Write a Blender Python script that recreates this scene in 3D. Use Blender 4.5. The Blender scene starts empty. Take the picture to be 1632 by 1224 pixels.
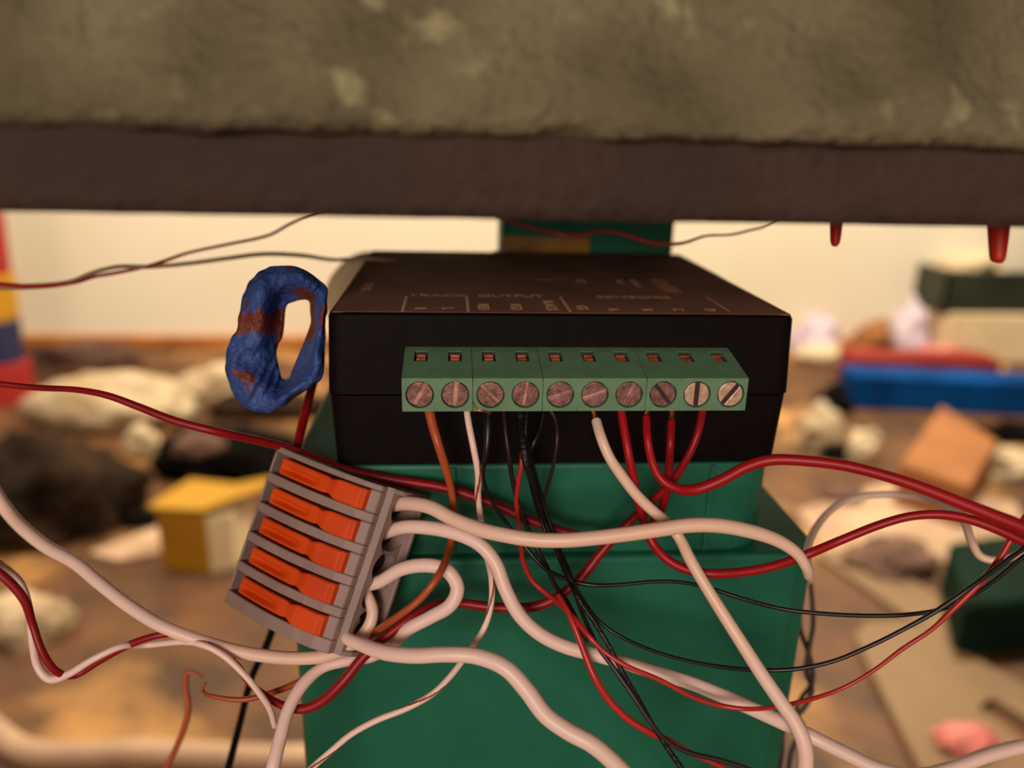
import bpy, bmesh, math, random
from mathutils import Vector, Matrix, noise
S = bpy.context.scene
COL = S.collection
R = math.radians
MM = 0.001
# ------------------------------------------------------------------ camera
CX, CY, CZ = -17.74, -115.77, 26.17
YAW, PIT, ROL, FPX = 0.081, 0.3114, 0.0244, 1233.0
Fv = Vector((math.sin(YAW)*math.cos(PIT), math.cos(YAW)*math.cos(PIT), -math.sin(PIT)))
R0 = Vector((math.cos(YAW), -math.sin(YAW), 0)); U0 = R0.cross(Fv)
Rv = R0*math.cos(ROL) + U0*math.sin(ROL); Uv = -R0*math.sin(ROL) + U0*math.cos(ROL)
Cv = Vector((CX, CY, CZ))
cam = bpy.data.cameras.new('camera'); co = bpy.data.objects.new('camera', cam); COL.objects.link(co)
co.matrix_world = Matrix(((Rv.x, Uv.x, -Fv.x, CX*MM), (Rv.y, Uv.y, -Fv.y, CY*MM), (Rv.z, Uv.z, -Fv.z, CZ*MM), (0, 0, 0, 1)))
cam.sensor_width = 36; cam.lens = 36*FPX/1632; cam.clip_start = 0.005; cam.clip_end = 20
cam.dof.use_dof = True; cam.dof.focus_distance = 0.1135; cam.dof.aperture_fstop = 10.6
S.camera = co
# ------------------------------------------------------------------ world, lights, exposure
w = bpy.data.worlds.new('world'); S.world = w; w.use_nodes = True
w.node_tree.nodes['Background'].inputs[0].default_value = (1.0, 0.72, 0.5, 1)
w.node_tree.nodes['Background'].inputs[1].default_value = 0.16
S.view_settings.view_transform = 'Standard'; S.view_settings.look = 'None'
S.view_settings.gamma = 1; S.view_settings.exposure = 0.0; S.view_settings.use_curve_mapping = False
def area(name, loc, target, size, power, color):
    l = bpy.data.lights.new(name, 'AREA'); l.shape = 'DISK'; l.size = size; l.energy = power; l.color = color
    o = bpy.data.objects.new(name, l); COL.objects.link(o); o.location = Vector(loc)*MM
    o.rotation_euler = (Vector(target)-Vector(loc)).to_track_quat('-Z', 'Y').to_euler(); return o
area('room_lamp_front', (-230, -1000, 260), (0, 0, -20), 0.40, 7.6, (1.0, 0.80, 0.70))
area('ceiling_lamp_right', (750, 900, 1150), (400, 1430, -230), 0.30, 37, (1.0, 0.91, 0.72))
area('ceiling_lamp_left', (-700, 700, 1200), (-350, 1500, -100), 0.40, 28, (1.0, 0.86, 0.66))

# ------------------------------------------------------------------ pixel-to-place helpers (mm)
def ray(px, py):
    return Rv*((px-816)/FPX) + Uv*((612-py)/FPX) + Fv
def P(px, py, d): return Cv + ray(px, py)*d
def PZ(px, py, z):
    r = ray(px, py); return Cv + r*((z-CZ)/r.z)
def PY(px, py, y):
    r = ray(px, py); return Cv + r*((y-CY)/r.y)
FLOOR = -425.0
MX = 36.9
# ------------------------------------------------------------------ materials
def lin(c):
    return tuple((v/255/12.92 if v/255 <= .04045 else ((v/255+.055)/1.055)**2.4) for v in c) + (1,)
def mat(name, c, c2=None, scale=60, rough=.5, metal=0, bump=0, bscale=400, spec=.5, detail=3, lo=.35, hi=.65, coat=0):
    m = bpy.data.materials.new(name); m.use_nodes = True; nt = m.node_tree; b = nt.nodes['Principled BSDF']
    b.inputs['Base Color'].default_value = lin(c); b.inputs['Roughness'].default_value = rough
    b.inputs['Metallic'].default_value = metal; b.inputs['Specular IOR Level'].default_value = spec
    b.inputs['Coat Weight'].default_value = coat
    tc = nt.nodes.new('ShaderNodeTexCoord')
    if c2 is None: c2 = tuple(v*.86 for v in c)
    n = nt.nodes.new('ShaderNodeTexNoise'); n.inputs['Scale'].default_value = scale; n.inputs['Detail'].default_value = detail
    nt.links.new(tc.outputs['Object'], n.inputs['Vector'])
    r = nt.nodes.new('ShaderNodeValToRGB'); e = r.color_ramp.elements
    e[0].position = lo; e[1].position = hi; e[0].color = lin(c); e[1].color = lin(c2)
    nt.links.new(n.outputs['Fac'], r.inputs['Fac']); nt.links.new(r.outputs['Color'], b.inputs['Base Color'])
    if bump:
        n2 = nt.nodes.new('ShaderNodeTexNoise'); n2.inputs['Scale'].default_value = bscale; n2.inputs['Detail'].default_value = 4
        nt.links.new(tc.outputs['Object'], n2.inputs['Vector'])
        bp = nt.nodes.new('ShaderNodeBump'); bp.inputs['Strength'].default_value = bump; bp.inputs['Distance'].default_value = 1.0/bscale
        nt.links.new(n2.outputs['Fac'], bp.inputs['Height']); nt.links.new(bp.outputs['Normal'], b.inputs['Normal'])
    return m
M = dict(
    wall=mat('cream_wall_paint', (240, 228, 204), (234, 220, 192), 2, .8),
    base=mat('orange_wood', (196, 120, 44), (168, 96, 36), 20, .5),
    floor=mat('worn_wood_floor', (106, 65, 28), (66, 38, 14), 14, .65, detail=6, bump=.3, bscale=60),
    fascia=mat('dark_brown_fascia', (66, 48, 36), (52, 38, 29), 60, .85, bump=.5, bscale=500),
    scenery=mat('olive_ground_cover', (130, 123, 93), (94, 88, 62), 55, .95, bump=1, bscale=700, detail=6),
    lichen=mat('pale_lichen_tuft', (168, 160, 112), (140, 134, 90), 300, .95, bump=.8, bscale=900),
    shell=mat('black_plastic_shell', (17, 10, 9), (12, 7, 7), 300, .6, bump=.12, bscale=3000, spec=.10),
    label=mat('dark_label_film', (150, 108, 86), (128, 92, 72), 70, .7, spec=.25),
    ink=mat('tan_printing_ink', (250, 196, 156), (232, 180, 144), 300, .6),
    ink_faint=mat('worn_printing_ink', (240, 190, 156), (190, 146, 116), 900, .7),
    ink_orange=mat('orange_printing_ink', (236, 164, 84), (210, 144, 90), 900, .6),
    term=mat('green_terminal_plastic', (102, 142, 108), (94, 132, 98), 300, .55),
    slot=mat('terminal_slot_shade', (42, 56, 36), None, 300, .8),
    screw=mat('tarnished_screw_metal', (160, 118, 108), (112, 80, 78), 900, .42, .45, bump=.25, bscale=3000),
    screw2=mat('brighter_screw_metal', (236, 204, 176), (190, 156, 132), 900, .38, .4, bump=.2, bscale=3000),
    slot_bright=mat('rubbed_screw_slot', (206, 160, 138), (150, 104, 90), 900, .4, .3), slot_dark=mat('dirty_screw_slot', (58, 40, 34), (40, 28, 26), 900, .7),
    copper=mat('bright_copper', (236, 150, 84), (200, 112, 50), 1200, .3, .9),
    contact=mat('copper_contact', (190, 104, 64), (130, 70, 44), 900, .4, .7),
    conn=mat('grey_connector_plastic', (146, 124, 116), (136, 114, 106), 150, .55, bump=.1, bscale=2000),
    conn_in=mat('dark_port_plastic', (34, 24, 20), None, 200, .8),
    lever=mat('orange_lever_plastic', (214, 76, 18), (200, 66, 14), 150, .5, spec=.25),
    green=mat('green_plastic', (32, 110, 84), (26, 98, 74), 40, .5, spec=.3, bump=.06, bscale=600),
    green_lifted=mat('shade_lifted_green_plastic', (50, 126, 98), (42, 110, 84), 40, .55, spec=.2),  # the support's own green, lightened in colour to offset shade on the post
    yellow_print=mat('yellow_sticker', (200, 150, 36), (150, 100, 30), 120, .6),
    white=mat('white_insulation', (242, 212, 200), (236, 204, 190), 60, .4),
    white_tan=mat('tan_white_insulation', (238, 200, 172), (240, 212, 198), 30, .4),
    whitef=mat('cream_insulation', (226, 180, 142), None, 60, .45),
    red=mat('red_insulation', (164, 18, 26), (150, 14, 22), 60, .4, spec=.35),
    darkred=mat('dark_red_insulation', (146, 16, 22), (130, 12, 18), 60, .42, spec=.35),
    thinred=mat('thin_red_insulation', (186, 44, 38), (170, 36, 32), 80, .35),
    rust=mat('rust_brown_insulation', (178, 84, 42), (160, 70, 34), 80, .42),
    stripe=mat('brown_stripe', (150, 68, 36), None, 80, .5),
    black=mat('black_insulation', (18, 15, 14), (14, 11, 10), 80, .38),
    blackb=mat('brown_black_insulation', (44, 28, 23), (30, 20, 17), 80, .45),
    grey=mat('grey_brown_insulation', (190, 160, 122), None, 80, .6),
    sleeve=mat('shrink_sleeve', (14, 12, 12), (10, 9, 9), 500, .45, bump=.5, bscale=1500),
    tape=mat('blue_masking_tape', (56, 88, 156), (44, 70, 132), 140, .55, bump=.6, bscale=700),
    cream=mat('cream_plastic', (214, 188, 140), None, 20, .5),
    yellow=mat('yellow_card', (178, 132, 2), (170, 118, 1), 12, .6),
    ivory=mat('ivory_card', (236, 212, 168), (222, 196, 150), 12, .7),
    bag=mat('crumpled_cream_paper', (206, 184, 150), (176, 150, 114), 12, .8, bump=.4, bscale=40),
    pink=mat('pink_cloth', (216, 140, 122), (196, 90, 92), 14, .8),
    lilac=mat('lilac_paper', (214, 196, 206), (200, 176, 190), 14, .8),
    heap=mat('dark_grey_cloth', (62, 44, 30), (34, 25, 17), 12, .95, spec=.1, bump=.5, bscale=40),
    blk=mat('black_cloth', (8, 6, 6), (16, 11, 9), 14, .9, spec=.08),
    brownc=mat('brown_cloth', (112, 82, 64), (84, 58, 48), 16, .9),
    card=mat('brown_cardboard', (156, 98, 48), (138, 82, 36), 14, .75),
    peg=mat('orange_red_plastic', (214, 48, 20), (196, 38, 16), 30, .5),
    redp=mat('dark_red_plastic', (150, 28, 14), (126, 20, 10), 12, .6),
    bluep=mat('blue_plastic', (2, 70, 134), (2, 50, 104), 14, .9, spec=.1),
    navy=mat('navy_cloth_band', (40, 44, 84), None, 14, .7),
    redb=mat('red_band', (176, 34, 24), None, 14, .7),
    yelb=mat('yellow_band', (216, 156, 14), None, 14, .7),
    tray=mat('dark_green_tray', (44, 50, 34), (30, 34, 22), 14, .6),
    bin=mat('dark_green_bin', (14, 42, 30), (16, 30, 20), 14, .8, spec=.08),
    board=mat('pale_plywood', (132, 104, 72), (120, 90, 60), 8, .7),
    sheet=mat('grey_beige_paper', (196, 160, 128), (160, 128, 102), 12, .8),
)
# brown residue patches on the blue tape: real stains
def stain(m, c, scale, lo, hi):
    nt = m.node_tree; b = nt.nodes['Principled BSDF']; src = b.inputs['Base Color'].links[0].from_socket
    tc = nt.nodes.new('ShaderNodeTexCoord'); n = nt.nodes.new('ShaderNodeTexNoise'); n.inputs['Scale'].default_value = scale
    n.inputs['Detail'].default_value = 5
    nt.links.new(tc.outputs['Object'], n.inputs['Vector'])
    r = nt.nodes.new('ShaderNodeValToRGB'); r.color_ramp.elements[0].position = lo; r.color_ramp.elements[1].position = hi
    nt.links.new(n.outputs['Fac'], r.inputs['Fac'])
    mx = nt.nodes.new('ShaderNodeMixRGB'); mx.inputs['Color2'].default_value = lin(c)
    nt.links.new(r.outputs['Color'], mx.inputs['Fac']); nt.links.new(src, mx.inputs['Color1'])
    nt.links.new(mx.outputs['Color'], b.inputs['Base Color'])
stain(M['tape'], (112, 50, 34), 170, .55, .59)
stain(M['scenery'], (160, 156, 116), 150, .60, .70)
stain(M['green'], (70, 110, 84), 210, .72, .84)
stain(M['floor'], (214, 156, 84), 5, .55, .75)

# ------------------------------------------------------------------ object helpers
def obj(name, bm, m, parent=None, smooth=False, bevel=0, segs=2):
    me = bpy.data.meshes.new(name); bmesh.ops.recalc_face_normals(bm, faces=bm.faces)
    for v in bm.verts: v.co *= MM
    bm.to_mesh(me); bm.free()
    if smooth:
        for p in me.polygons: p.use_smooth = True
    me.materials.append(M[m] if isinstance(m, str) else m)
    o = bpy.data.objects.new(name, me); COL.objects.link(o)
    if bevel:
        b = o.modifiers.new('bevel', 'BEVEL'); b.width = bevel*MM; b.segments = segs; b.limit_method = 'ANGLE'; b.angle_limit = R(35)
    if parent: o.parent = parent
    return o
def tag(o, label, cat, group=None):
    o['label'] = label; o['category'] = cat
    if group: o['group'] = group
    return o
def thing(name, label, cat, loc=(0, 0, 0), group=None):
    o = bpy.data.objects.new(name, None); COL.objects.link(o); o.empty_display_size = .005
    o.location = Vector(loc)*MM; tag(o, label, cat, group); return o
def localise(o):       # keep a part where it stands although its thing has its own origin
    if o.parent: o.matrix_parent_inverse = Matrix.Translation(-o.parent.location)
    return o
def part(name, bm, m, parent, **k): return localise(obj(name, bm, m, parent, **k))
def struct(name, bm, m, **k):
    o = obj(name, bm, m, **k); o['kind'] = 'structure'; return o
def box(bm, a, b):
    x0, y0, z0 = a; x1, y1, z1 = b
    v = [bm.verts.new(p) for p in ((x0, y0, z0), (x1, y0, z0), (x1, y1, z0), (x0, y1, z0), (x0, y0, z1), (x1, y0, z1), (x1, y1, z1), (x0, y1, z1))]
    for f in ((0, 3, 2, 1), (4, 5, 6, 7), (0, 1, 5, 4), (1, 2, 6, 5), (2, 3, 7, 6), (3, 0, 4, 7)): bm.faces.new([v[i] for i in f])
def prism(bm, prof, off, axis_vec=None):
    """closed polygon (list of 3-D points) extruded by the vector off"""
    a = [bm.verts.new(p) for p in prof]; b = [bm.verts.new(Vector(p)+Vector(off)) for p in prof]
    bm.faces.new(a[::-1]); bm.faces.new(b)
    for i in range(len(a)): j = (i+1) % len(a); bm.faces.new((a[i], a[j], b[j], b[i]))
def spline(pts, n=10):
    """Catmull-Rom through (x,y,z,r)"""
    out = []; k = len(pts)
    for i in range(k-1):
        p0 = pts[max(i-1, 0)]; p1 = pts[i]; p2 = pts[i+1]; p3 = pts[min(i+2, k-1)]
        for s in range(n):
            t = s/n
            out.append([.5*((2*p1[c])+(-p0[c]+p2[c])*t+(2*p0[c]-5*p1[c]+4*p2[c]-p3[c])*t*t+(-p0[c]+3*p1[c]-3*p2[c]+p3[c])*t**3) for c in range(len(p1))])
    out.append(list(pts[-1])); return out
def frames(pts):
    n = len(pts); T = []
    for i in range(n):
        a = Vector(pts[max(i-1, 0)][:3]); b = Vector(pts[min(i+1, n-1)][:3]); T.append((b-a).normalized())
    N = [T[0].orthogonal().normalized()]
    for i in range(1, n):
        v = N[-1] - T[i]*N[-1].dot(T[i]); N.append(v.normalized())
    return [(T[i], N[i], T[i].cross(N[i])) for i in range(n)]
def tube(bm, pts, sides=12, r=None, wob=0):
    fr = frames(pts); rings = []
    for i, (p, (t, a, b)) in enumerate(zip(pts, fr)):
        rr = p[3] if r is None else r
        if wob: rr *= 1+wob*math.sin(i*2.1)+wob*.6*math.sin(i*3.7+1)
        c = Vector(p[:3])
        rings.append([bm.verts.new(c + (a*math.cos(2*math.pi*k/sides)+b*math.sin(2*math.pi*k/sides))*rr) for k in range(sides)])
    for i in range(len(rings)-1):
        for k in range(sides):
            l = (k+1) % sides; bm.faces.new((rings[i][k], rings[i][l], rings[i+1][l], rings[i+1][k]))
    bm.faces.new(rings[0][::-1]); bm.faces.new(rings[-1])
def stripe(bm, pts, turns, width=.55, ph=0, sgn=1):
    fr = frames(pts); n = len(pts); prev = None
    for i, (p, (t, a, b)) in enumerate(zip(pts, fr)):
        th = ph + 2*math.pi*turns*i/(n-1)*sgn; c = Vector(p[:3]); row = []
        for q, rr in ((-width, .98), (-width*.5, 1.035), (0, 1.05), (width*.5, 1.035), (width, .98)):
            row.append(bm.verts.new(c + (a*math.cos(th+q)+b*math.sin(th+q))*p[3]*rr))
        if prev:
            for k in range(4): bm.faces.new((prev[k], prev[k+1], row[k+1], row[k]))
        prev = row
def wp(pts, n=8):
    """(px, py, depth mm, width px) -> world points with radius in mm; ends under the terminals sit behind their front face"""
    pts = [(x, y, d+(2.1+(x-650)*.0017)*max(0, min(1, (704-y)/45)) if 640 < y < 704 and 650 < x < 1190 and 109 < d < 115 else d, wd) for x, y, d, wd in pts]
    return spline(run_on([tuple(P(x, y, d)) + (wd*.5*d/FPX,) for x, y, d, wd in pts], pts), n)
def run_on(q, pts):
    """wires that leave the picture carry on for a while beyond it"""
    def off(p): return p[0] < 0 or p[0] > 1632 or p[1] > 1224
    def ext(a, b):
        d = (Vector(b[:3])-Vector(a[:3])).normalized(); return [tuple(Vector(b[:3])+d*k+Vector((0, 0, -k*k*.004))) + (b[3],) for k in (15, 32)]
    if off(pts[-1]): q = q + ext(q[-2], q[-1])
    if off(pts[0]): q = ext(q[1], q[0])[::-1] + q
    return q
def blob(bm, c, rad, seed, amp=.25, freq=1.6, sub=4, floor=None, power=1.0):
    b2 = bmesh.new(); bmesh.ops.create_icosphere(b2, subdivisions=sub, radius=1)
    for v in b2.verts:
        d = v.co.normalized(); s = Vector((seed*3.1, seed*1.7, seed*.9))
        k = 1 + amp*noise.noise(d*freq+s) + amp*.6*abs(noise.noise(d*freq*2.7+s)) + amp*.35*noise.noise(d*freq*6+s)
        q = Vector((d.x*rad[0], d.y*rad[1], d.z*rad[2]))*k + Vector(c)
        if floor is not None and q.z < floor: q.z = floor + .3*abs(noise.noise(d*5))
        v.co = q
    me = bpy.data.meshes.new('t'); b2.to_mesh(me); b2.free(); bm.from_mesh(me); bpy.data.meshes.remove(me)

# ================================================================== SETTING
WALL_Y = PZ(700, 552, FLOOR).y
bm = bmesh.new(); box(bm, (-2200, -900, FLOOR-10), (2200, WALL_Y+20, FLOOR)); struct('floor', bm, 'floor')
bm = bmesh.new(); box(bm, (-2200, WALL_Y, FLOOR), (2200, WALL_Y+20, 1500)); struct('wall_back', bm, 'wall')
bm = bmesh.new(); box(bm, (-2200, WALL_Y-10, FLOOR), (2200, WALL_Y, FLOOR+24)); struct('baseboard_back', bm, 'base', bevel=3)

# ================================================================== LAYOUT BOARD
BZ = CZ-78*math.tan(PIT-math.atan(257/FPX)); BY = CY+78.0
lay = thing('layout_board', 'thick brown and olive edge of a model railway board overhanging everything', 'board', (0, BY, BZ))
def rough_slab(x0, x1, prof, seed, amp, nx=170):
    """profile of (y,z) points lofted along x with noise"""
    bm = bmesh.new(); prev = None
    for i in range(nx+1):
        x = x0+(x1-x0)*i/nx; row = []
        for j, (y, z, a) in enumerate(prof):
            n = noise.noise(Vector((x*.09, y*.12+seed, z*.12)))*a*amp + noise.noise(Vector((x*.33, y*.3+seed, z*.33)))*a*amp*.5
            n2 = noise.noise(Vector((x*.21, seed+7, z*.3)))*a*amp*.35
            row.append(bm.verts.new((x, y-n, z+n2)))
        if prev:
            m = len(row)
            for j in range(m): k = (j+1) % m; bm.faces.new((prev[j], prev[k], row[k], row[j]))
        else: first = row
        prev = row
    bm.faces.new(first[::-1]); bm.faces.new(prev)
    return bm
prof = [(BY+260, BZ, 0), (BY+40, BZ, 0), (BY+3, BZ, .3), (BY, BZ+.3, .6), (BY-.2, BZ+2, .6), (BY-.2, BZ+4, .6), (BY, BZ+6, .6), (BY+.2, BZ+9, .6), (BY+4, BZ+14, 0), (BY+260, BZ+14, 0)]
part('fascia_board', rough_slab(-300, 300, prof, 3, .5), 'fascia', lay, smooth=True)
prof = [(BY+20, BZ+9.5, 0), (BY+1, BZ+8.2, .5), (BY-1.2, BZ+8.3, 1.2), (BY-1.8, BZ+9.5, 1.4)]
for k in range(1, 22): prof.append((BY-1.8+k*1.05, BZ+9.5+k*2.2, 1.5))
prof += [(BY+60, BZ+60, 1), (BY+260, BZ+62, 0), (BY+260, BZ+15, 0), (BY+20, BZ+15, 0)]
part('ground_cover', rough_slab(-300, 300, prof, 11, 1.3, 420), 'scenery', lay, smooth=True)
# red pegs hanging below the board
for nm, px, y0, y1, w0, w1, dz in (('short red plastic peg tip hanging under board edge, left one of two', 1331, 350, 392, 20, 13, 100), ('longer red plastic peg hanging under board edge near right side', 1590, 350, 418, 34, 20, 98)):
    pts = [tuple(P(px+2, y0, dz))+(w0*.5*dz/FPX,), tuple(P(px+1, (y0+y1)/2, dz))+((w0+w1)*.25*dz/FPX*1.05,), tuple(P(px, y1-6, dz))+(w1*.55*dz/FPX,), tuple(P(px-1, y1, dz))+(w1*.32*dz/FPX,)]
    bm = bmesh.new(); tube(bm, spline(pts, 5), 14); tag(obj('hanging_peg', bm, 'peg', smooth=True), nm, 'peg', 'red pegs under the board edge')

# ================================================================== GREEN SUPPORT
sup = thing('plastic_support', 'stepped green plastic support standing under and behind the black module', 'support', (0, 20, FLOOR))
def rprism(bm, x0, x1, y0, y1, z0, z1, rad, n=10, flare=0):
    """plan rectangle with rounded front corners; flare widens the base"""
    def ring(z, f):
        pts = [(x1+f, y1)]
        for k in range(n+1):
            a = -R(90)*k/n; pts.append((x1+f-rad+rad*math.cos(a), y0-f+rad+rad*math.sin(a)))
        for k in range(n+1):
            a = -R(90)-R(90)*k/n; pts.append((x0-f+rad+rad*math.cos(a), y0-f+rad+rad*math.sin(a)))
        pts.append((x0-f, y1)); return [bm.verts.new((x, y, z)) for x, y in pts]
    a = ring(z1, 0); b = ring(z0, flare); bm.faces.new(a); bm.faces.new(b[::-1])
    for i in range(len(a)): j = (i+1) % len(a); bm.faces.new((a[i], b[i], b[j], a[j]))
NZ = -25.3
ledge = PY(1200, 884, -1.5).z
pr = PZ(1240, 790, ledge); LX1 = PY(1292, 890, -1.0).x+2.2; LX0 = PY(462, 1010, -1.0).x
NX1 = MX+1.1; NX0 = PZ(482, 700, NZ).x
bm = bmesh.new(); rprism(bm, NX0, NX1, .6, 100, ledge-2, NZ, 9, flare=.0); part('upper_block', bm, 'green', sup, smooth=False, bevel=.7)
bm = bmesh.new(); rprism(bm, LX0, LX1, -1.5, 108, ledge-75, ledge, 5, n=2); part('body', bm, 'green', sup, bevel=.8, segs=3)
bm = bmesh.new(); rprism(bm, LX0-6, LX1+6, -7.5, 112, FLOOR, ledge-75, 6, flare=0); part('foot_block', bm, 'green', sup, bevel=1)
a = PY(800, 380, 78); b = PY(1077, 380, 78)
bm = bmesh.new(); rprism(bm, a.x, b.x, 78, 96, NZ, BZ, 3); part('post', bm, 'green_lifted', sup, bevel=.5)
s0 = PY(800, 376, 77.6); s1 = PY(938, 404, 77.6)
bm = bmesh.new(); box(bm, (s0.x, 77.5, s1.z), (s1.x, 78.0, s0.z)); part('sticker', bm, 'yellow_print', sup, bevel=.1)['label'] = 'yellow sticker'
# vertical rib on the upper block
for px in (722, 1130):
    q = PY(px, 800, .6); bm = bmesh.new(); box(bm, (q.x-.5, .1, ledge), (q.x+.5, .8, NZ-.4)); part('rib', bm, 'green', sup, bevel=.2)

# cream disc behind the module
bm = bmesh.new()
dc = P(590, 480, 192); dr = 72*192/FPX
ring = [(dc.x+dr*math.cos(t*math.pi/24), dc.y, NZ+dr+.1+dr*math.sin(t*math.pi/24)) for t in range(48)]
prism(bm, ring, (0, 9, 0)); tag(obj('round_lid', bm, 'cream', bevel=.8), 'round cream plastic lid standing behind the left side of the black module', 'lid')

# ================================================================== BLACK MODULE
MD = 66.1
mod = thing('control_module', 'black plastic control module with printed labels and green screw terminals', 'electronics', (0, 33, -25.1))
def shell(z0, z1, i0, i1, rad=2.2):
    bm = bmesh.new(); n = 5
    def ring(z, i):
        out = []
        for cx, cy, a0 in ((MX-i-rad, MD-i-rad, 0), (-MX+i+rad, MD-i-rad, 90), (-MX+i+rad, i+rad, 180), (MX-i-rad, i+rad, 270)):
            for k in range(n+1): a = R(a0+90*k/n); out.append(bm.verts.new((cx+rad*math.cos(a), cy+rad*math.sin(a), z)))
        return out
    zs = [(z0, i0), (z1, i1)] if z1 < -5 else [(z0, i0), (-.9, i1*.8), (-.3, i1*.8+.25), (z1, i1*.8+.8)]
    rings = [ring(*q) for q in zs]; bm.faces.new(rings[0][::-1]); bm.faces.new(rings[-1])
    for a, b in zip(rings, rings[1:]):
        for i in range(len(a)): j = (i+1) % len(a); bm.faces.new((a[i], a[j], b[j], b[i]))
    return bm
part('upper_shell', shell(-12.95, 0, -.25, .25), 'shell', mod, bevel=.15)
part('lower_shell', shell(-25.1, -13.2, .45, -.05), 'shell', mod, bevel=.15)
bm = bmesh.new(); box(bm, (-MX+1, .8, -13.3), (MX-1, MD-1, -12.8)); part('seam_gasket', bm, 'conn_in', mod)
bm = bmesh.new(); box(bm, (-MX+1.0, 1.0, -.1), (MX-1.0, 33.5, .06)); part('front_label', bm, 'label', mod)
bm = bmesh.new(); box(bm, (-MX+.9, 33.5, -.1), (MX-.9, 34.7, .02)); part('cover_seam', bm, 'conn_in', mod)
bm = bmesh.new(); box(bm, (-MX+.8, 34.7, -.1), (MX-.8, MD-.9, .06)); part('rear_cover', bm, 'label', mod)
def text(body, px, py, size, m, rot=0, z=.09, sx=1):
    c = bpy.data.curves.new('printed_text', 'FONT'); c.body = body; c.size = size; c.extrude = .008; c.offset = .035; c.align_x = 'CENTER'; c.align_y = 'CENTER'
    o = bpy.data.objects.new('tmp', c); COL.objects.link(o); bpy.context.view_layer.update()
    me = bpy.data.meshes.new_from_object(o.evaluated_get(bpy.context.evaluated_depsgraph_get()))
    bpy.data.objects.remove(o); bpy.data.curves.remove(c); me.name = 'printed_text'
    p = PZ(px, py, z); mt = Matrix.Translation(p*MM) @ Matrix.Rotation(R(rot), 4, 'Z') @ Matrix.Diagonal((sx, 1, 1, 1)) @ Matrix.Scale(MM, 4)
    me.transform(mt); me.materials.clear(); me.materials.append(M[m])
    t = bpy.data.objects.new('printed_text', me); COL.objects.link(t); t.parent = mod; return localise(t)
text('TRACK', 698, 470.5, 3.0, 'ink_faint', sx=1.05)
text('OUTPUT', 814, 471.5, 2.9, 'ink', sx=.98)
text('SENSORS', 1010, 473.5, 2.8, 'ink_faint', sx=1.15)
for body, px, py in (('R', 669, 491.5), ('L', 713, 491.5), ('RED', 770, 489), ('RED', 822, 489), ('BLACK', 876, 486.5), ('GS', 927, 490), ('A', 977, 493), ('B', 1031, 493.5), ('C', 1080, 493.5), ('D', 1131, 494)):
    text(body, px, py, 2.5, 'ink', rot=-90)
text('12V DC', 585, 457, 2.3, 'ink_faint', rot=-90)
text('IONS\u00ae', 1058, 455, 4.4, 'ink_orange', rot=-90)
text('MODULE', 1012, 451, 1.9, 'ink_faint', rot=-90); text('RAIL', 988, 449, 1.9, 'ink_faint', rot=-90)
text('JP', 1148, 444, 2.4, 'ink_faint'); text('SET', 925, 448, 2.2, 'ink_faint', rot=-90); text('ON', 868, 446, 2.2, 'ink_faint'); text('12', 893, 445, 2.2, 'ink_faint')
for xa, xb in ((641, 648), (748, 742), (908, 893), (1159, 1127)):
    a = PZ(xa, 496, .08); b = PZ(xb, 472, .08); a.y = max(a.y, 1.4); wv = .22 if xb < 1000 else .12
    x = (a.x+b.x)/2; bm = bmesh.new(); box(bm, (x-wv, a.y, .05), (x+wv, b.y, .085)); part('printed_line', bm, 'ink', mod)
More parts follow.
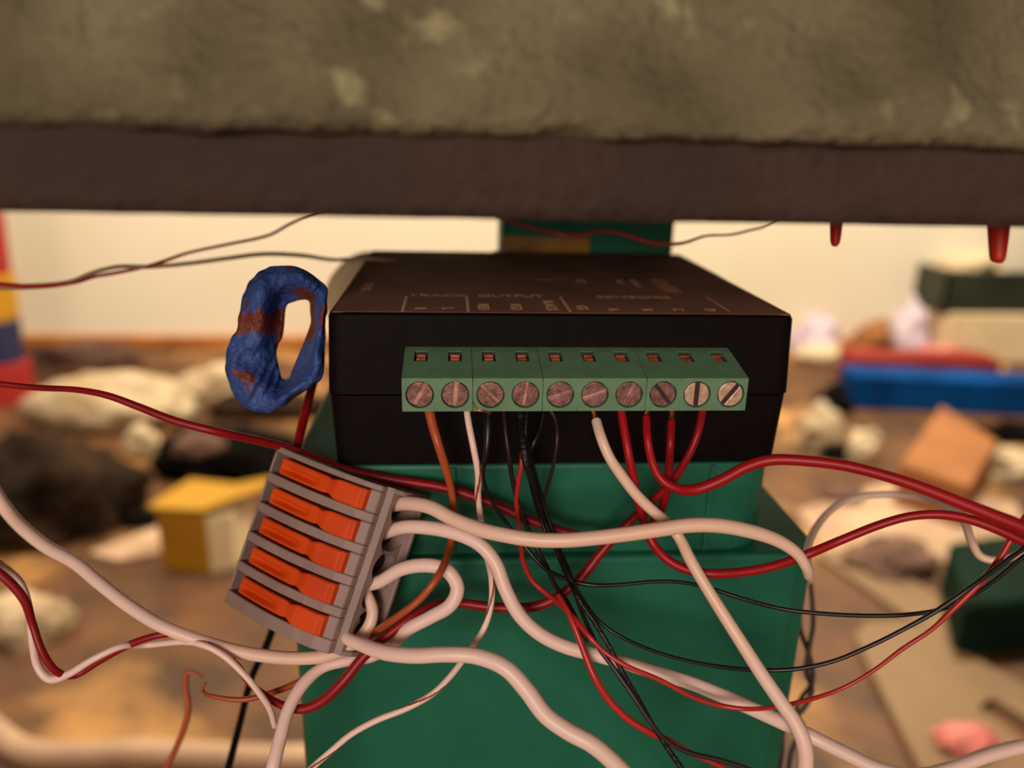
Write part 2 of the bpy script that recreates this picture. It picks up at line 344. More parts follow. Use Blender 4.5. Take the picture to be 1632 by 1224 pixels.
# terminal blocks
TX0 = -24.93; PT = 5.08; angs = [62, 84, -46, 82, 18, 20, 66, -52, 90, 54]; cell = 0
for nb in (2, 2, 3, 3):
    bm = bmesh.new(); xs = TX0+cell*PT; xe = xs+nb*PT-.08
    def strip(x0, x1, notch):
        pf = [(0.2, -5.2), (-1.9, -5.45)]
        if notch: pf = [(.2, -5.2), (-1.6, -5.42), (-1.6, -7.9), (-4.9, -7.9), (-4.9, -6.06)]
        pf += [(-8.8, -6.87), (-8.8, -12.14), (.2, -12.14)]
        prism(bm, [(x0, y, z) for y, z in pf], (x1-x0, 0, 0))
    for k in range(nb):
        x0 = xs+k*PT; x1 = min(x0+PT, xe); c = x0+PT/2
        strip(x0, c-1.02, 0); strip(c-1.02, c+1.02, 1); strip(c+1.02, x1, 0)
        # front plate with a round well
        zt, zb, n = -7.12, -12.14, 32; cz = (zt+zb)/2
        sq = []; ci = []; cb = []
        for q in range(n):
            a = 2*math.pi*q/n; dx, dz = math.cos(a), math.sin(a); hx = (x1-x0)/2; hz = (zt-zb)/2; s = min(hx/abs(dx) if abs(dx) > 1e-6 else 1e9, hz/abs(dz) if abs(dz) > 1e-6 else 1e9)
            sq.append(bm.verts.new(((x0+x1)/2+dx*s, -10.03, cz+dz*s))); ci.append(bm.verts.new((c+dx*2.05, -10.03, cz+dz*2.05))); cb.append(bm.verts.new((c+dx*2.05, -8.85, cz+dz*2.05)))
        for q in range(n):
            j = (q+1) % n; bm.faces.new((sq[q], sq[j], ci[j], ci[q])); bm.faces.new((ci[q], ci[j], cb[j], cb[q]))
        bm.faces.new(cb)
    # rim joining plate to body
    pf = [(-10.03, -7.12), (-8.8, -6.87), (-8.8, -12.14), (-10.03, -12.14)]
    A = [bm.verts.new((xs, y, z)) for y, z in pf]; B = [bm.verts.new((xe, y, z)) for y, z in pf]
    bm.faces.new(A); bm.faces.new(B); bm.faces.new((A[0], B[0], B[1], A[1])); bm.faces.new((A[2], B[2], B[3], A[3]))
    tb = part('terminal_block', bm, 'term', mod)
    for k in range(nb):
        c = xs+(k+.5)*PT; cz = -9.63; i = cell+k; rr = 1.84
        bm = bmesh.new(); ca, sa = math.cos(R(angs[i])), math.sin(R(angs[i])); hw = .36 if i > 7 or i < 2 else .26
        for sg in (1, -1):
            arc = []; a0 = math.asin(hw/rr)
            for q in range(15):
                t = a0+(math.pi-2*a0)*q/14; u, v = rr*math.cos(t), sg*rr*math.sin(t)
                arc.append((c+u*ca-v*sa, -9.55, cz+u*sa+v*ca))
            prism(bm, arc if sg == 1 else arc[::-1], (0, -.35, 0))
        nhead = len(bm.faces)
        ring = [(c+rr*math.cos(2*math.pi*q/28), -9.0, cz+rr*math.sin(2*math.pi*q/28)) for q in range(28)]
        prism(bm, ring, (0, -.55, 0)); bm.faces.ensure_lookup_table()
        for f in bm.faces[nhead:]: f.material_index = 1
        s = obj('screw', bm, 'screw2' if i >= 8 else 'screw', tb, bevel=.07)
        s.data.materials.append(M['slot_dark' if i >= 7 else 'slot_bright'])
        if i >= 8: s['label'] = 'brighter, less tarnished screw'
        bm = bmesh.new(); box(bm, (c-.72, -2.7, -7.2), (c+.72, -2.0, -5.72)); box(bm, (c-.72, -3.7, -7.2), (c+.72, -3.05, -6.05)); obj('contact', bm, 'contact', tb, bevel=.08)
        bm = bmesh.new(); box(bm, (c-1.01, -4.88, -7.8), (c+1.01, -1.62, -7.2)); box(bm, (c-1.01, -1.75, -7.3), (c+1.01, -1.62, -5.5)); box(bm, (c-1.01, -4.8, -7.3), (c-.9, -1.7, -6.1)); box(bm, (c+.9, -4.8, -7.3), (c+1.01, -1.7, -6.1)); obj('slot_shade_plates', bm, 'slot', tb)  # dark plates that paint the shade inside the slot, not a real lining
    cell += nb
for o in S.objects:
    if o.parent and o.parent.name.startswith('terminal_block'): o.parent_type = 'OBJECT'

# ================================================================== LEVER CONNECTOR
cc = P(467, 868, 119)
a20 = R(16.0); tau = R(31)
er = Rv*math.cos(a20) - Uv*math.sin(a20); Bk = -Fv
u = er*math.cos(tau) + Bk*math.sin(tau)
v0 = -Rv*math.sin(R(26.5)) - Uv*math.cos(R(26.5)); v0 = (v0 - u*v0.dot(u)).normalized()
v0 = (v0 + Bk*-.03).normalized(); v0 = (v0-u*v0.dot(u)).normalized(); nrm = v0.cross(u).normalized()
if nrm.dot(Bk) < 0: nrm = -nrm
def L(a, b, c): return cc + u*a + v0*b + nrm*c
con = thing('lever_connector', 'grey five-way wire connector with five orange levers hanging among the wires', 'connector', cc)
PV = 5.02; HV = 13.1; HU = 10.7
TOP = [(-HU, -1.2), (-HU+.7, 0), (-5, .35), (0, .2), (5, -.6), (HU-2.4, -1.6), (HU, -3.0)]
def ribprof(b0, b1, cap=0):
    bm2 = [L(x, b0, z) for x, z in TOP] + [L(HU, b0, -6), L(-HU, b0, -6)]
    return bm2, v0*(b1-b0)
bm = bmesh.new()
edges = [-HV+0] ; gaps = []
for k in range(5):
    c = (k-2.12)*PV*.98; gaps.append((c-1.72, c+1.72))
b = -HV
for g0, g1 in gaps+[(HV, HV)]:
    pf, off = ribprof(b, g0); prism(bm, pf, off); b = g1
for g0, g1 in gaps:      # end bars of each lever opening and its floor
    prism(bm, [L(-HU, g0, -1.2), L(-HU+.7, g0, 0), L(-HU+1.1, g0, 0), L(-HU+1.1, g0, -6), L(-HU, g0, -6)], v0*(g1-g0))
    prism(bm, [L(HU-1.5, g0, -2.1), L(HU, g0, -3.0), L(HU, g0, -6), L(HU-1.5, g0, -6)], v0*(g1-g0))
part('housing', bm, 'conn', con, bevel=.5)
for g0, g1 in gaps:
    bm = bmesh.new(); prism(bm, [L(-HU+1.05, g0, -3.4), L(HU-1.45, g0, -3.4), L(HU-1.45, g0, -5.9), L(-HU+1.05, g0, -5.9)], v0*(g1-g0)); part('lever_well', bm, 'conn_in', con)
# lower body carrying the ports, with five round wells
bm = bmesh.new(); z0, z1 = -5.95, -12.6; zc = (z0+z1)/2+.1
prism(bm, [L(-HU+.4, -HV+.2, z0), L(HU-2.2, -HV+.2, z0), L(HU-2.2, -HV+.2, z1), L(-HU+.4, -HV+.2, z1)], v0*(2*HV-.4))
n = 32
for k in range(5):
    c = (k-2.12)*PV*.93; hb = PV*.93/2; b0, b1 = c-hb, c+hb
    if k == 0: b0 = -HV+.1
    if k == 4: b1 = HV-.1
    sq, ci, cb = [], [], []
    for q in range(n):
        a = 2*math.pi*q/n; db, dz = math.cos(a), math.sin(a)
        hb2 = (b1-c) if db > 0 else (c-b0); hz = (z0-zc) if dz > 0 else (zc-z1)
        s = min(hb2/abs(db) if abs(db) > 1e-6 else 1e9, hz/abs(dz) if abs(dz) > 1e-6 else 1e9)
        sq.append(bm.verts.new(L(HU+.25, c+db*s, zc+dz*s))); ci.append(bm.verts.new(L(HU+.25, c+db*2.17, zc+dz*3.0))); cb.append(bm.verts.new(L(HU-2.0, c+db*2.1, zc+dz*2.9)))
    for q in range(n):
        j = (q+1) % n; bm.faces.new((sq[q], sq[j], ci[j], ci[q])); bm.faces.new((ci[q], ci[j], cb[j], cb[q]))
for pf in ([L(HU-2.2, -HV+.1, z0), L(HU+.25, -HV+.1, z0), L(HU+.25, -HV+.1, z1), L(HU-2.2, -HV+.1, z1)],):
    A = [bm.verts.new(p) for p in pf]; B = [bm.verts.new(p+v0*(2*HV-.2)) for p in pf]
    bm.faces.new(A); bm.faces.new(B)
    for i in (0, 2): bm.faces.new((A[i], A[i+1], B[i+1], B[i]))
part('port_body', bm, 'conn', con)
bm = bmesh.new()
for k in range(5):
    c = (k-2.12)*PV*.93; pf = [L(HU-2.05, c+2.15*math.cos(q*math.pi/12), zc+3.0*math.sin(q*math.pi/12)) for q in range(24)]
    prism(bm, pf, -u*.3)
part('port_lining', bm, 'conn_in', con)
# scalloped hood over the ports
bm = bmesh.new(); hood = []
m = 60
for i in range(m+1):
    b = -HV+2*HV*i/m; k = (b/(PV*.93)+2.62) % 1.0; e = .9-1.0*abs(math.sin(math.pi*k))
    hood.append((b, e if abs(b) < HV-.6 else 1.0))
A = [bm.verts.new(L(HU-.2, b, -4.2)) for b, e in hood]; B = [bm.verts.new(L(HU+.9, b, -4.9)) for b, e in hood]
C2 = [bm.verts.new(L(HU+.9, b, -5.9-e*1.1)) for b, e in hood]; D = [bm.verts.new(L(HU+.2, b, -5.9-e*1.1)) for b, e in hood]
for i in range(m):
    for X, Y in ((A, B), (B, C2), (C2, D), (D, A)): bm.faces.new((X[i], X[i+1], Y[i+1], Y[i]))
bm.faces.new((A[0], B[0], C2[0], D[0])); bm.faces.new((A[-1], B[-1], C2[-1], D[-1]))
part('port_hood', bm, 'conn', con)
# lower lip and the two end cheeks
bm = bmesh.new()
for b0, b1 in ((-HV, -HV+.8), (HV-.8, HV)): prism(bm, [L(HU-1, b0, -4.2), L(HU+.6, b0, -4.6), L(HU+1.9, b0, -6.2), L(HU+2.2, b0, -8), L(HU+2.0, b0, -12), L(HU+1.4, b0, z1-.3), L(HU-1, b0, z1-.3)], v0*(b1-b0))
part('end_cheek', bm, 'conn', con, bevel=.3)
bm = bmesh.new(); prism(bm, [L(HU-.5, -HV+.2, z1+.7), L(HU+1.6, -HV+.2, z1+.5), L(HU+1.6, -HV+.2, z1-.3), L(HU-.5, -HV+.2, z1-.3)], v0*(2*HV-.4)); part('port_lip', bm, 'conn', con, bevel=.25)
for k in range(5):
    c = (k-2.12)*PV*.98; bm = bmesh.new(); nx = 44; rows = []
    for i in range(nx+1):
        t = i/nx; x = -HU+3.0+t*(2*HU-4.3)
        hw = 1.32 if t < .58 else (1.32-.18*math.sin((t-.58)/.10*math.pi) if t < .68 else 1.58)
        if .68 <= t < .74: hw = 1.35+.23*(t-.68)/.06
        z = .15+.75*math.sin(min(1, t*1.5)*1.3) - 2.3*t**2 + (.55*max(0, min(1, (t-.62)/.1)))
        dip = .75*max(0, 1-abs((t-.26)/.27)**3)
        row = [L(x, c-hw, -3.6), L(x, c-hw, z-.18), L(x, c-hw+.22, z), L(x, c-.35, z-dip*.25), L(x, c, z-dip), L(x, c+.35, z-dip), L(x, c+hw-.45, z-dip*.1), L(x, c+hw-.22, z), L(x, c+hw, z-.18), L(x, c+hw, -3.6)]
        if t > .97: row = [p - nrm*.35 for p in row]
        rows.append([bm.verts.new(p) for p in row])
    for a, b in zip(rows, rows[1:]):
        for i in range(len(a)): j = (i+1) % len(a); bm.faces.new((a[i], a[j], b[j], b[i]))
    bm.faces.new(rows[0]); bm.faces.new(rows[-1][::-1])
    part('lever', bm, 'lever', con, smooth=False, bevel=.1)
def port(k, din=4.0, dz=0, db=0):    # a point inside port k (0 top .. 4 bottom)
    c = (k-2.12)*PV*.93; return L(HU+2-din, c+db, zc+dz)

# ================================================================== BLUE TAPE
outer = [(455, 423), (482, 428), (506, 444), (522, 462), (520, 505), (518, 555), (514, 600), (494, 618), (470, 634), (445, 652), (415, 658), (385, 645), (366, 615), (359, 580), (366, 545), (378, 515), (386, 475), (398, 448), (422, 428)]
inner = [(466, 482), (480, 478), (492, 480), (494, 496), (495, 514), (488, 535), (478, 560), (466, 588), (460, 602), (450, 603), (446, 590), (442, 572), (441, 562), (444, 548), (450, 538), (453, 520), (454, 505), (456, 490), (460, 484)]
bm = bmesh.new(); K = 114; rings = []
def loop(pl, t):
    n = len(pl); i = int(t*n) % n; f = t*n-int(t*n); g = [pl[(i+q) % n] for q in (-1, 0, 1, 2)]
    return [.5*(2*g[1][c]+(-g[0][c]+g[2][c])*f+(2*g[0][c]-5*g[1][c]+4*g[2][c]-g[3][c])*f*f+(-g[0][c]+3*g[1][c]-3*g[2][c]+g[3][c])*f**3) for c in (0, 1)]
MR = 12
for i in range(K):
    t = i/K; o_ = loop(outer, t); n_ = loop(inner, t); row = []
    for j in range(MR+1):
        s = j/MR; x = o_[0]+(n_[0]-o_[0])*s; y = o_[1]+(n_[1]-o_[1])*s
        d = 121 - 2.6*math.sin(math.pi*min(1, s*1.3)) + 4.5*s*s
        wr = noise.noise(Vector((x*.03, y*.02, 4)))*2.4 + abs(noise.noise(Vector((x*.07+y*.03, y*.02, 9))))*1.7
        edge = noise.noise(Vector((x*.06, y*.06, 2)))*3*(1-s)
        row.append(bm.verts.new(P(x+edge, y+edge*.6, d+wr*(1 if 0 < s < 1 else .5))))
    # back sheet of the loop
    for j in range(4):
        s = 1-(j+.5)/4; x = o_[0]+(n_[0]-o_[0])*s; y = o_[1]+(n_[1]-o_[1])*s
        row.append(bm.verts.new(P(x+2, y, 127+2*noise.noise(Vector((x*.03, y*.03, 1))))))
    rings.append(row)
for i in range(K):
    a = rings[i]; b = rings[(i+1) % K]
    for j in range(len(a)): k = (j+1) % len(a); bm.faces.new((a[j], a[k], b[k], b[j]))
tag(obj('tape_loop', bm, 'tape', smooth=True), 'crumpled loop of blue masking tape with rusty brown patches stuck to module', 'tape')

# ================================================================== WIRES
def wire(name, label, pts, m, n=8, sides=12, group=None, wob=0, stripes=None, copper=None, extra=None):
    """one wire = insulation (+ copper end, + stripe)"""
    pp = wp(pts, n)
    if extra: pp = extra + pp if isinstance(extra, list) else pp
    c = copper or stripes
    if c:
        root = thing(name, label, 'wire', Vector(pp[len(pp)//2][:3]), group or name.replace('_', ' ')+'s around the module')
        bm = bmesh.new(); tube(bm, pp, sides, wob=wob); part('insulation', bm, m, root, smooth=True)
        if stripes:
            bm = bmesh.new(); stripe(bm, pp, *stripes); part('stripe', bm, 'stripe', root, smooth=True)['label'] = 'brown spiral stripe'
        if copper:
            cp = wp(copper, 6); bm = bmesh.new(); fr = frames(cp)
            for q in range(4):      # twisted strands
                st = []
                for i, (p, (t, a, b)) in enumerate(zip(cp, fr)):
                    th = q*math.pi/2+i*.45; st.append(list(Vector(p[:3])+(a*math.cos(th)+b*math.sin(th))*p[3]*.5)+[p[3]*.55])
                tube(bm, st, 8)
            part('copper_end', bm, 'copper', root, smooth=True)['label'] = 'bare copper end'
        return root
    bm = bmesh.new(); tube(bm, pp, sides, wob=wob)
    return tag(obj(name, bm, m, smooth=True), label, 'wire', group or name.replace('_', ' ')+'s around the module')
def W(xy, ds, ws):
    """xy points; depths and widths given at the ends or per point, interpolated"""
    n = len(xy)
    def ip(v, i):
        if not isinstance(v, (list, tuple)): return v
        t = i/(n-1)*(len(v)-1); k = min(int(t), len(v)-2); return v[k]+(v[k+1]-v[k])*(t-k)
    return [(x, y, ip(ds, i), ip(ws, i)) for i, (x, y) in enumerate(xy)]
def D(rows): return rows
wire('brown_wire', 'rust-brown wire from the leftmost screw terminal curving down past the connector',
     [(683, 646, 113, 17), (688, 672, 113, 16), (699, 710, 114, 15), (711, 748, 116, 14), (720, 785, 119, 12), (723, 830, 121, 12), (717, 872, 120, 12), (700, 915, 112, 12), (668, 956, 111.5, 12), (630, 985, 113, 12), (590, 1013, 121, 12), (540, 1050, 122, 11), (480, 1085, 120, 11), (430, 1105, 118, 10), (385, 1115, 117, 9), (337, 1109, 117, 7), (323, 1100, 118, 5), (328, 1088, 118, 4)], 'rust')
wire('brown_wire', 'blurred reddish-brown wire end hanging at lower left over the floor', [(322, 1080, 150, 5), (300, 1070, 150, 8), (296, 1095, 150, 9), (300, 1130, 150, 10), (290, 1170, 150, 10), (265, 1224, 150, 10), (240, 1270, 150, 10)], 'rust')
wire('striped_wire', 'thin white wire with a brown spiral stripe from the second screw terminal',
     [(743, 646, 113, 10), (747, 675, 113, 11), (755, 715, 114, 11), (762, 755, 115, 11), (762, 795, 118, 11), (768, 840, 119.5, 10), (774, 880, 119.5, 10), (783, 920, 116, 10), (783, 960, 115, 10), (772, 1000, 115, 10), (748, 1037, 114.5, 10), (720, 1075, 113, 10), (690, 1105, 112, 10), (650, 1128, 112, 10), (600, 1148, 112, 10), (560, 1170, 112, 10), (530, 1195, 112, 10), (495, 1226, 112, 10), (460, 1262, 112, 10)], 'white', stripes=(4.5, .38, .8))
# heavy white wires of the lever connector
WAp = [(614, 800, 121.5, 22), (650, 802, 119, 23), (685, 808, 116, 23), (720, 826, 114, 23), (760, 842, 112, 24), (800, 852, 110.5, 24), (850, 860, 109.5, 24), (900, 861, 109, 24), (950, 857, 109, 24), (1000, 851, 109, 24), (1050, 844, 109, 24), (1100, 837, 109, 24), (1150, 838, 109, 24), (1200, 848, 109.5, 23), (1240, 862, 110, 21), (1270, 882, 110.5, 19), (1285, 905, 111.5, 17), (1288, 917, 114, 16), (1287, 905, 118, 15), (1285, 880, 124, 13), (1300, 842, 132, 12), (1328, 810, 138, 11), (1365, 793, 142, 11), (1415, 788, 142, 11), (1465, 793, 138, 12), (1505, 806, 132, 13), (1535, 830, 128, 13), (1548, 862, 126, 13), (1562, 886, 125, 13), (1590, 893, 124, 12), (1620, 884, 122, 11), (1660, 860, 120, 11)]
ps = [list(port(0))+[23*.5*121/FPX]]
def cable(label, prt, pts, m, group='heavy white wires clamped in the lever connector'):
    head = [tuple(p) + (pts[0][3]*.5*pts[0][2]/FPX,) for p in prt]
    pp = spline(head + run_on([tuple(P(x, y, d))+(wd*.5*d/FPX,) for x, y, d, wd in pts], [(5, 5)]+pts[1:]), 8)
    bm = bmesh.new(); tube(bm, pp, 14); return tag(obj('white_wire', bm, m, smooth=True), label, 'wire', 'white wires around the module')
cable('white wire from top connector port running right across the wires and looping back', [port(0)], WAp[1:], 'white_tan')
cable('white wire from second connector port curving down right over the green support', [port(1)], [(645, 840, 119.5, 22), (690, 842, 117.5, 23), (730, 851, 116, 23), (765, 868, 115, 23), (790, 898, 114.5, 23), (806, 940, 114, 23), (828, 980, 114, 23), (860, 1010, 114, 23), (900, 1030, 114, 23), (950, 1044, 114, 22), (1000, 1058, 114, 22), (1050, 1073, 114, 22), (1100, 1088, 113.5, 22), (1150, 1108, 113, 23), (1200, 1130, 113, 23), (1250, 1153, 113, 23), (1300, 1177, 112, 23), (1350, 1202, 110, 23), (1400, 1225, 108, 23), (1460, 1236, 106, 22), (1520, 1223, 104, 21), (1580, 1202, 102, 22), (1640, 1187, 100, 22)], 'white')
cable('white wire from fourth connector port making a hairpin loop then going down left', [port(3, 4, .6, -.8)], [(605, 927, 119.5, 21), (640, 907, 117.5, 22), (680, 901, 116.5, 23), (713, 910, 116, 23), (729, 937, 116, 23), (717, 965, 116, 23), (685, 984, 116.5, 22), (650, 1003, 117, 22), (622, 1028, 119, 22), (590, 1046, 120, 20), (548, 1054, 119, 18), (512, 1065, 118, 18), (482, 1092, 116, 20), (460, 1130, 114, 20), (447, 1175, 112, 21), (434, 1228, 110, 22), (425, 1275, 110, 22)], 'white')
cable('white wire from fourth connector port curling back down and away to upper left', [port(3, 4, -.9, 1.0)], [(585, 948, 121, 18), (594, 975, 120, 19), (585, 1003, 119.5, 20), (560, 1028, 118.5, 20), (520, 1045, 117, 21), (470, 1049, 116, 21), (420, 1045, 115, 21), (370, 1036, 114, 21), (310, 1018, 113, 21), (255, 996, 112, 21), (205, 965, 110, 21), (160, 930, 108, 21), (120, 897, 106, 21), (75, 872, 104, 21), (35, 840, 102, 21), (5, 805, 100, 21), (-30, 750, 99, 21)], 'white_tan')
cable('thickest white wire from bottom connector port crossing the green support downward', [port(4, 4, -.2)], [(552, 1014, 117.5, 20), (580, 1029, 115, 22), (615, 1040, 112.5, 25), (660, 1045, 110.5, 25), (710, 1043, 109.5, 25), (760, 1046, 109, 26), (805, 1064, 108, 27), (838, 1098, 107.5, 28), (868, 1138, 107, 28), (905, 1165, 106.5, 28), (945, 1187, 106, 28), (985, 1222, 106, 28), (1020, 1262, 106, 28)], 'white')
wire('white_wire', 'white wire with copper tip from sixth terminal slanting down to lower right',
     [(950, 670, 112.5, 16), (959, 700, 112, 17), (972, 730, 112, 17), (990, 757, 112.5, 18), (1013, 787, 113, 18), (1038, 812, 113.5, 18), (1065, 835, 113.7, 18), (1083, 858, 113.5, 18), (1100, 892, 112, 19), (1122, 930, 111, 19), (1150, 975, 110, 20), (1180, 1022, 109, 21), (1212, 1072, 108.5, 22), (1243, 1117, 108, 23), (1266, 1150, 107.5, 24), (1281, 1185, 107, 25), (1283, 1222, 107, 26), (1272, 1265, 107, 26)], 'white_tan',
     copper=[(943, 646, 112.5, 7), (947, 660, 112.5, 8), (951, 674, 112.5, 9)])
# red wires
wire('red_wire', 'thick red wire from seventh terminal sweeping down under the white wires to right edge',
     [(989, 646, 113, 14), (994, 680, 113, 14), (1001, 720, 113.5, 14), (1010, 765, 114.5, 15), (1021, 812, 116, 15), (1035, 856, 117, 15), (1058, 887, 116, 15), (1090, 906, 115, 15), (1130, 914, 114, 15), (1180, 912, 114, 15), (1230, 903, 114, 15), (1285, 884, 114, 15), (1340, 861, 112, 14), (1400, 837, 111, 14), (1450, 823, 110, 14), (1500, 820, 109, 15), (1550, 829, 108, 16), (1600, 848, 107, 17), (1660, 878, 106, 18)], 'red')
wire('red_wire', 'thick red wire with bare copper tip under terminal eight bending right to frame edge',
     [(1030, 664, 112.5, 13), (1032, 700, 112.5, 13), (1040, 738, 113, 14), (1055, 765, 113, 15), (1080, 779, 112.3, 17), (1110, 780, 111, 18), (1150, 765, 110, 18), (1190, 744, 109, 18), (1230, 733, 108, 18), (1280, 734, 107, 18), (1340, 741, 106, 18), (1400, 755, 105, 18), (1460, 774, 104, 19), (1520, 797, 103, 20), (1580, 821, 102, 22), (1650, 850, 101, 24)], 'red',
     copper=[(1032, 646, 112.5, 7), (1031, 656, 112.5, 8), (1030, 666, 112.5, 9)])
wire('red_wire', 'thick red wire with bare copper tip, the long one from left edge under module',
     [(1070, 671, 112.5, 13), (1068, 710, 113, 13), (1066, 745, 115.5, 13), (1061, 790, 118, 13), (1047, 825, 120.5, 14), (1020, 850, 122, 14), (975, 859, 123, 14), (920, 853, 123.5, 15), (850, 831, 123.5, 16), (780, 801, 123.5, 16), (710, 778, 123.5, 16), (620, 763, 124, 15), (540, 745, 123, 14), (470, 718, 126, 14), (410, 702, 122, 14), (350, 689, 117, 14), (280, 671, 116, 13), (220, 648, 116, 12), (170, 630, 116, 11), (120, 621, 117, 10), (60, 618, 118, 10), (0, 612, 118, 10), (-50, 605, 118, 10)], 'darkred',
     copper=[(1072, 646, 112.5, 7), (1071, 658, 112.5, 9), (1070, 673, 112.5, 8)])
wire('red_wire', 'thick red wire from ninth terminal diving left under all wires and out at left',
     [(1121, 646, 113, 13), (1112, 690, 113.5, 13), (1095, 730, 115, 13), (1070, 768, 117, 13), (1035, 803, 119, 13), (1000, 835, 120.5, 14), (960, 878, 121, 15), (925, 922, 121, 16), (890, 950, 121, 16), (850, 967, 121, 16), (790, 968, 121, 16), (740, 962, 121, 15), (700, 963, 120, 14), (655, 985, 118, 15), (615, 1015, 117, 15), (580, 1046, 116.8, 16), (545, 1088, 116, 17), (512, 1118, 116, 17), (480, 1130, 116, 15), (450, 1124, 116, 13), (425, 1110, 115, 11), (400, 1090, 114, 11), (375, 1058, 114, 11), (340, 1030, 113, 11), (300, 1012, 113, 11), (255, 1012, 112, 11), (205, 1028, 112, 12), (160, 1052, 112, 12), (120, 1076, 111.5, 11), (90, 1070, 109, 12), (68, 1040, 108, 12), (52, 995, 108, 12), (38, 955, 107, 14), (5, 918, 106, 15), (-40, 890, 105, 15)], 'darkred')
wire('white_wire', 'thin whitish wire twisted with a dark red one at lower left',
     [(-40, 868, 107, 14), (0, 900, 108, 14), (32, 930, 109.5, 13), (47, 975, 109.5, 12), (52, 1020, 109.5, 12), (60, 1060, 110, 13), (80, 1082, 110, 14), (110, 1074, 109.7, 12), (150, 1050, 109.7, 11), (195, 1030, 111, 10), (235, 1028, 114, 10), (290, 1023, 113, 10), (325, 1028, 112, 10), (360, 1047, 112, 11), (392, 1078, 112, 10), (413, 1104, 112.5, 10), (430, 1130, 114, 10), (438, 1158, 116, 9)], 'white')
wire('red_wire', 'short dark red wire rising steeply behind the blue tape', [(514, 560, 136, 10), (506, 590, 136, 12), (495, 625, 135, 14), (484, 668, 133, 15), (473, 712, 129, 14), (463, 745, 128, 12)], 'darkred')
# thin wires on the upper left
wire('grey_wire', 'thin grey-brown wire of the twisted pair at upper left reaching module top',
     [(-50, 460, 150, 10), (0, 458, 150, 10), (60, 456, 150, 9), (110, 450, 150, 8), (150, 434, 150, 7), (190, 425, 150, 7), (240, 425, 151, 7), (300, 420, 152, 7), (360, 412, 154, 7), (420, 405, 156, 7), (480, 407, 158, 7), (530, 414, 160, 6), (575, 412, 163, 5), (640, 416, 166, 4), (700, 412, 170, 4), (760, 408, 175, 4), (800, 399, 180, 4), (840, 388, 182, 4), (875, 382, 182, 5), (915, 373, 182, 5)], 'grey')
wire('red_wire', 'thin red wire of the twisted pair at upper left rising to board',
     [(-50, 452, 149, 8), (0, 453, 149, 8), (60, 457, 149, 7), (115, 451, 148.5, 6), (150, 441, 150.5, 6), (190, 434, 151, 6), (225, 427, 151, 5), (262, 416, 149.5, 6), (300, 403, 150, 5), (360, 390, 150, 5), (425, 376, 150, 5), (460, 358, 150, 5), (492, 343, 150, 5), (525, 330, 150, 5)], 'thinred')
wire('red_wire', 'thin red wire drooping across the green post just under board',
     [(790, 342, 150, 4), (815, 353, 148, 5), (850, 363, 147, 5), (885, 371, 146, 5), (915, 375, 146, 5), (945, 371, 146, 6), (970, 369, 146, 6), (1000, 375, 146, 6), (1030, 385, 146, 6), (1062, 389, 146, 6), (1090, 387, 146, 5), (1125, 376, 147, 4), (1165, 374, 148, 4), (1195, 367, 149, 4), (1220, 360, 150, 4), (1250, 340, 150, 4)], 'thinred')
# black and thin red wires of terminals three to five
for x0, ln, lb in ((776, 150, 'left'), (832, 105, 'middle')):
    pass
wire('black_wire', 'thin black wire from third terminal running far right, upper of two',
     [(778, 646, 112, 14), (778, 680, 112, 15), (776, 715, 113, 11), (771, 745, 114, 7), (771, 765, 116, 6), (780, 792, 118, 6), (800, 824, 119, 6), (830, 862, 119, 6), (865, 903, 118, 7), (900, 922, 116, 7), (940, 932, 115, 7), (985, 932, 115, 6), (1040, 927, 115, 6), (1085, 928, 115, 6), (1130, 937, 115, 6), (1180, 953, 114.5, 7), (1240, 969, 114, 7), (1300, 977, 113, 7), (1370, 981, 112, 7), (1440, 980, 111, 7), (1495, 972, 110.5, 7), (1540, 954, 110, 7), (1585, 925, 110, 7), (1640, 880, 110, 7)], 'black')
wire('black_wire', 'thin black wire leaving the bundle and sagging right, lower of two',
     [(842, 646, 112, 7), (838, 680, 112, 7), (840, 715, 113, 7), (852, 752, 115, 7), (864, 795, 118, 7), (878, 838, 119, 7), (893, 880, 117, 7), (908, 920, 114, 7), (930, 958, 113, 7), (955, 990, 112.5, 6), (990, 1015, 112, 6), (1040, 1037, 112, 6), (1095, 1053, 112, 6), (1150, 1063, 112, 7), (1210, 1068, 112, 7), (1270, 1066, 111, 7), (1330, 1053, 110, 7), (1390, 1028, 109, 7), (1440, 1003, 108, 7), (1490, 975, 107, 8), (1540, 941, 106, 8), (1590, 904, 106, 8), (1650, 862, 106, 8)], 'black')
wire('black_wire', 'black wire with knobbly shrink sleeve from fourth terminal heading to lower right',
     [(830, 646, 113.5, 15), (830, 675, 113, 15), (834, 705, 112.5, 14), (838, 735, 112, 13), (848, 765, 114.5, 11), (858, 800, 118, 9), (872, 840, 120, 8), (888, 880, 118.5, 8), (903, 915, 115.5, 8), (918, 948, 111.5, 8), (945, 988, 110.5, 8), (968, 1025, 109.5, 8), (992, 1070, 109.5, 8), (1018, 1115, 109.5, 8), (1042, 1158, 109.5, 8), (1068, 1198, 109.5, 9), (1100, 1245, 109.5, 9)], 'sleeve', n=10, wob=.06)
wire('black_wire', 'thin black wire from fifth terminal bowing right beside the bundle',
     [(872, 646, 112, 7), (885, 668, 112, 7), (888, 700, 112.5, 7), (882, 740, 114, 6), (873, 775, 116, 6), (867, 805, 119, 6), (876, 846, 120.5, 6), (897, 888, 119.5, 7), (912, 925, 117, 7), (922, 962, 115, 7), (938, 1000, 112, 7), (956, 1035, 110, 7), (976, 1062, 109.5, 8), (1006, 1105, 108.5, 8), (1036, 1150, 108, 8), (1062, 1180, 108, 8), (1100, 1200, 108, 8), (1150, 1212, 108, 8), (1210, 1232, 108, 8)], 'blackb')
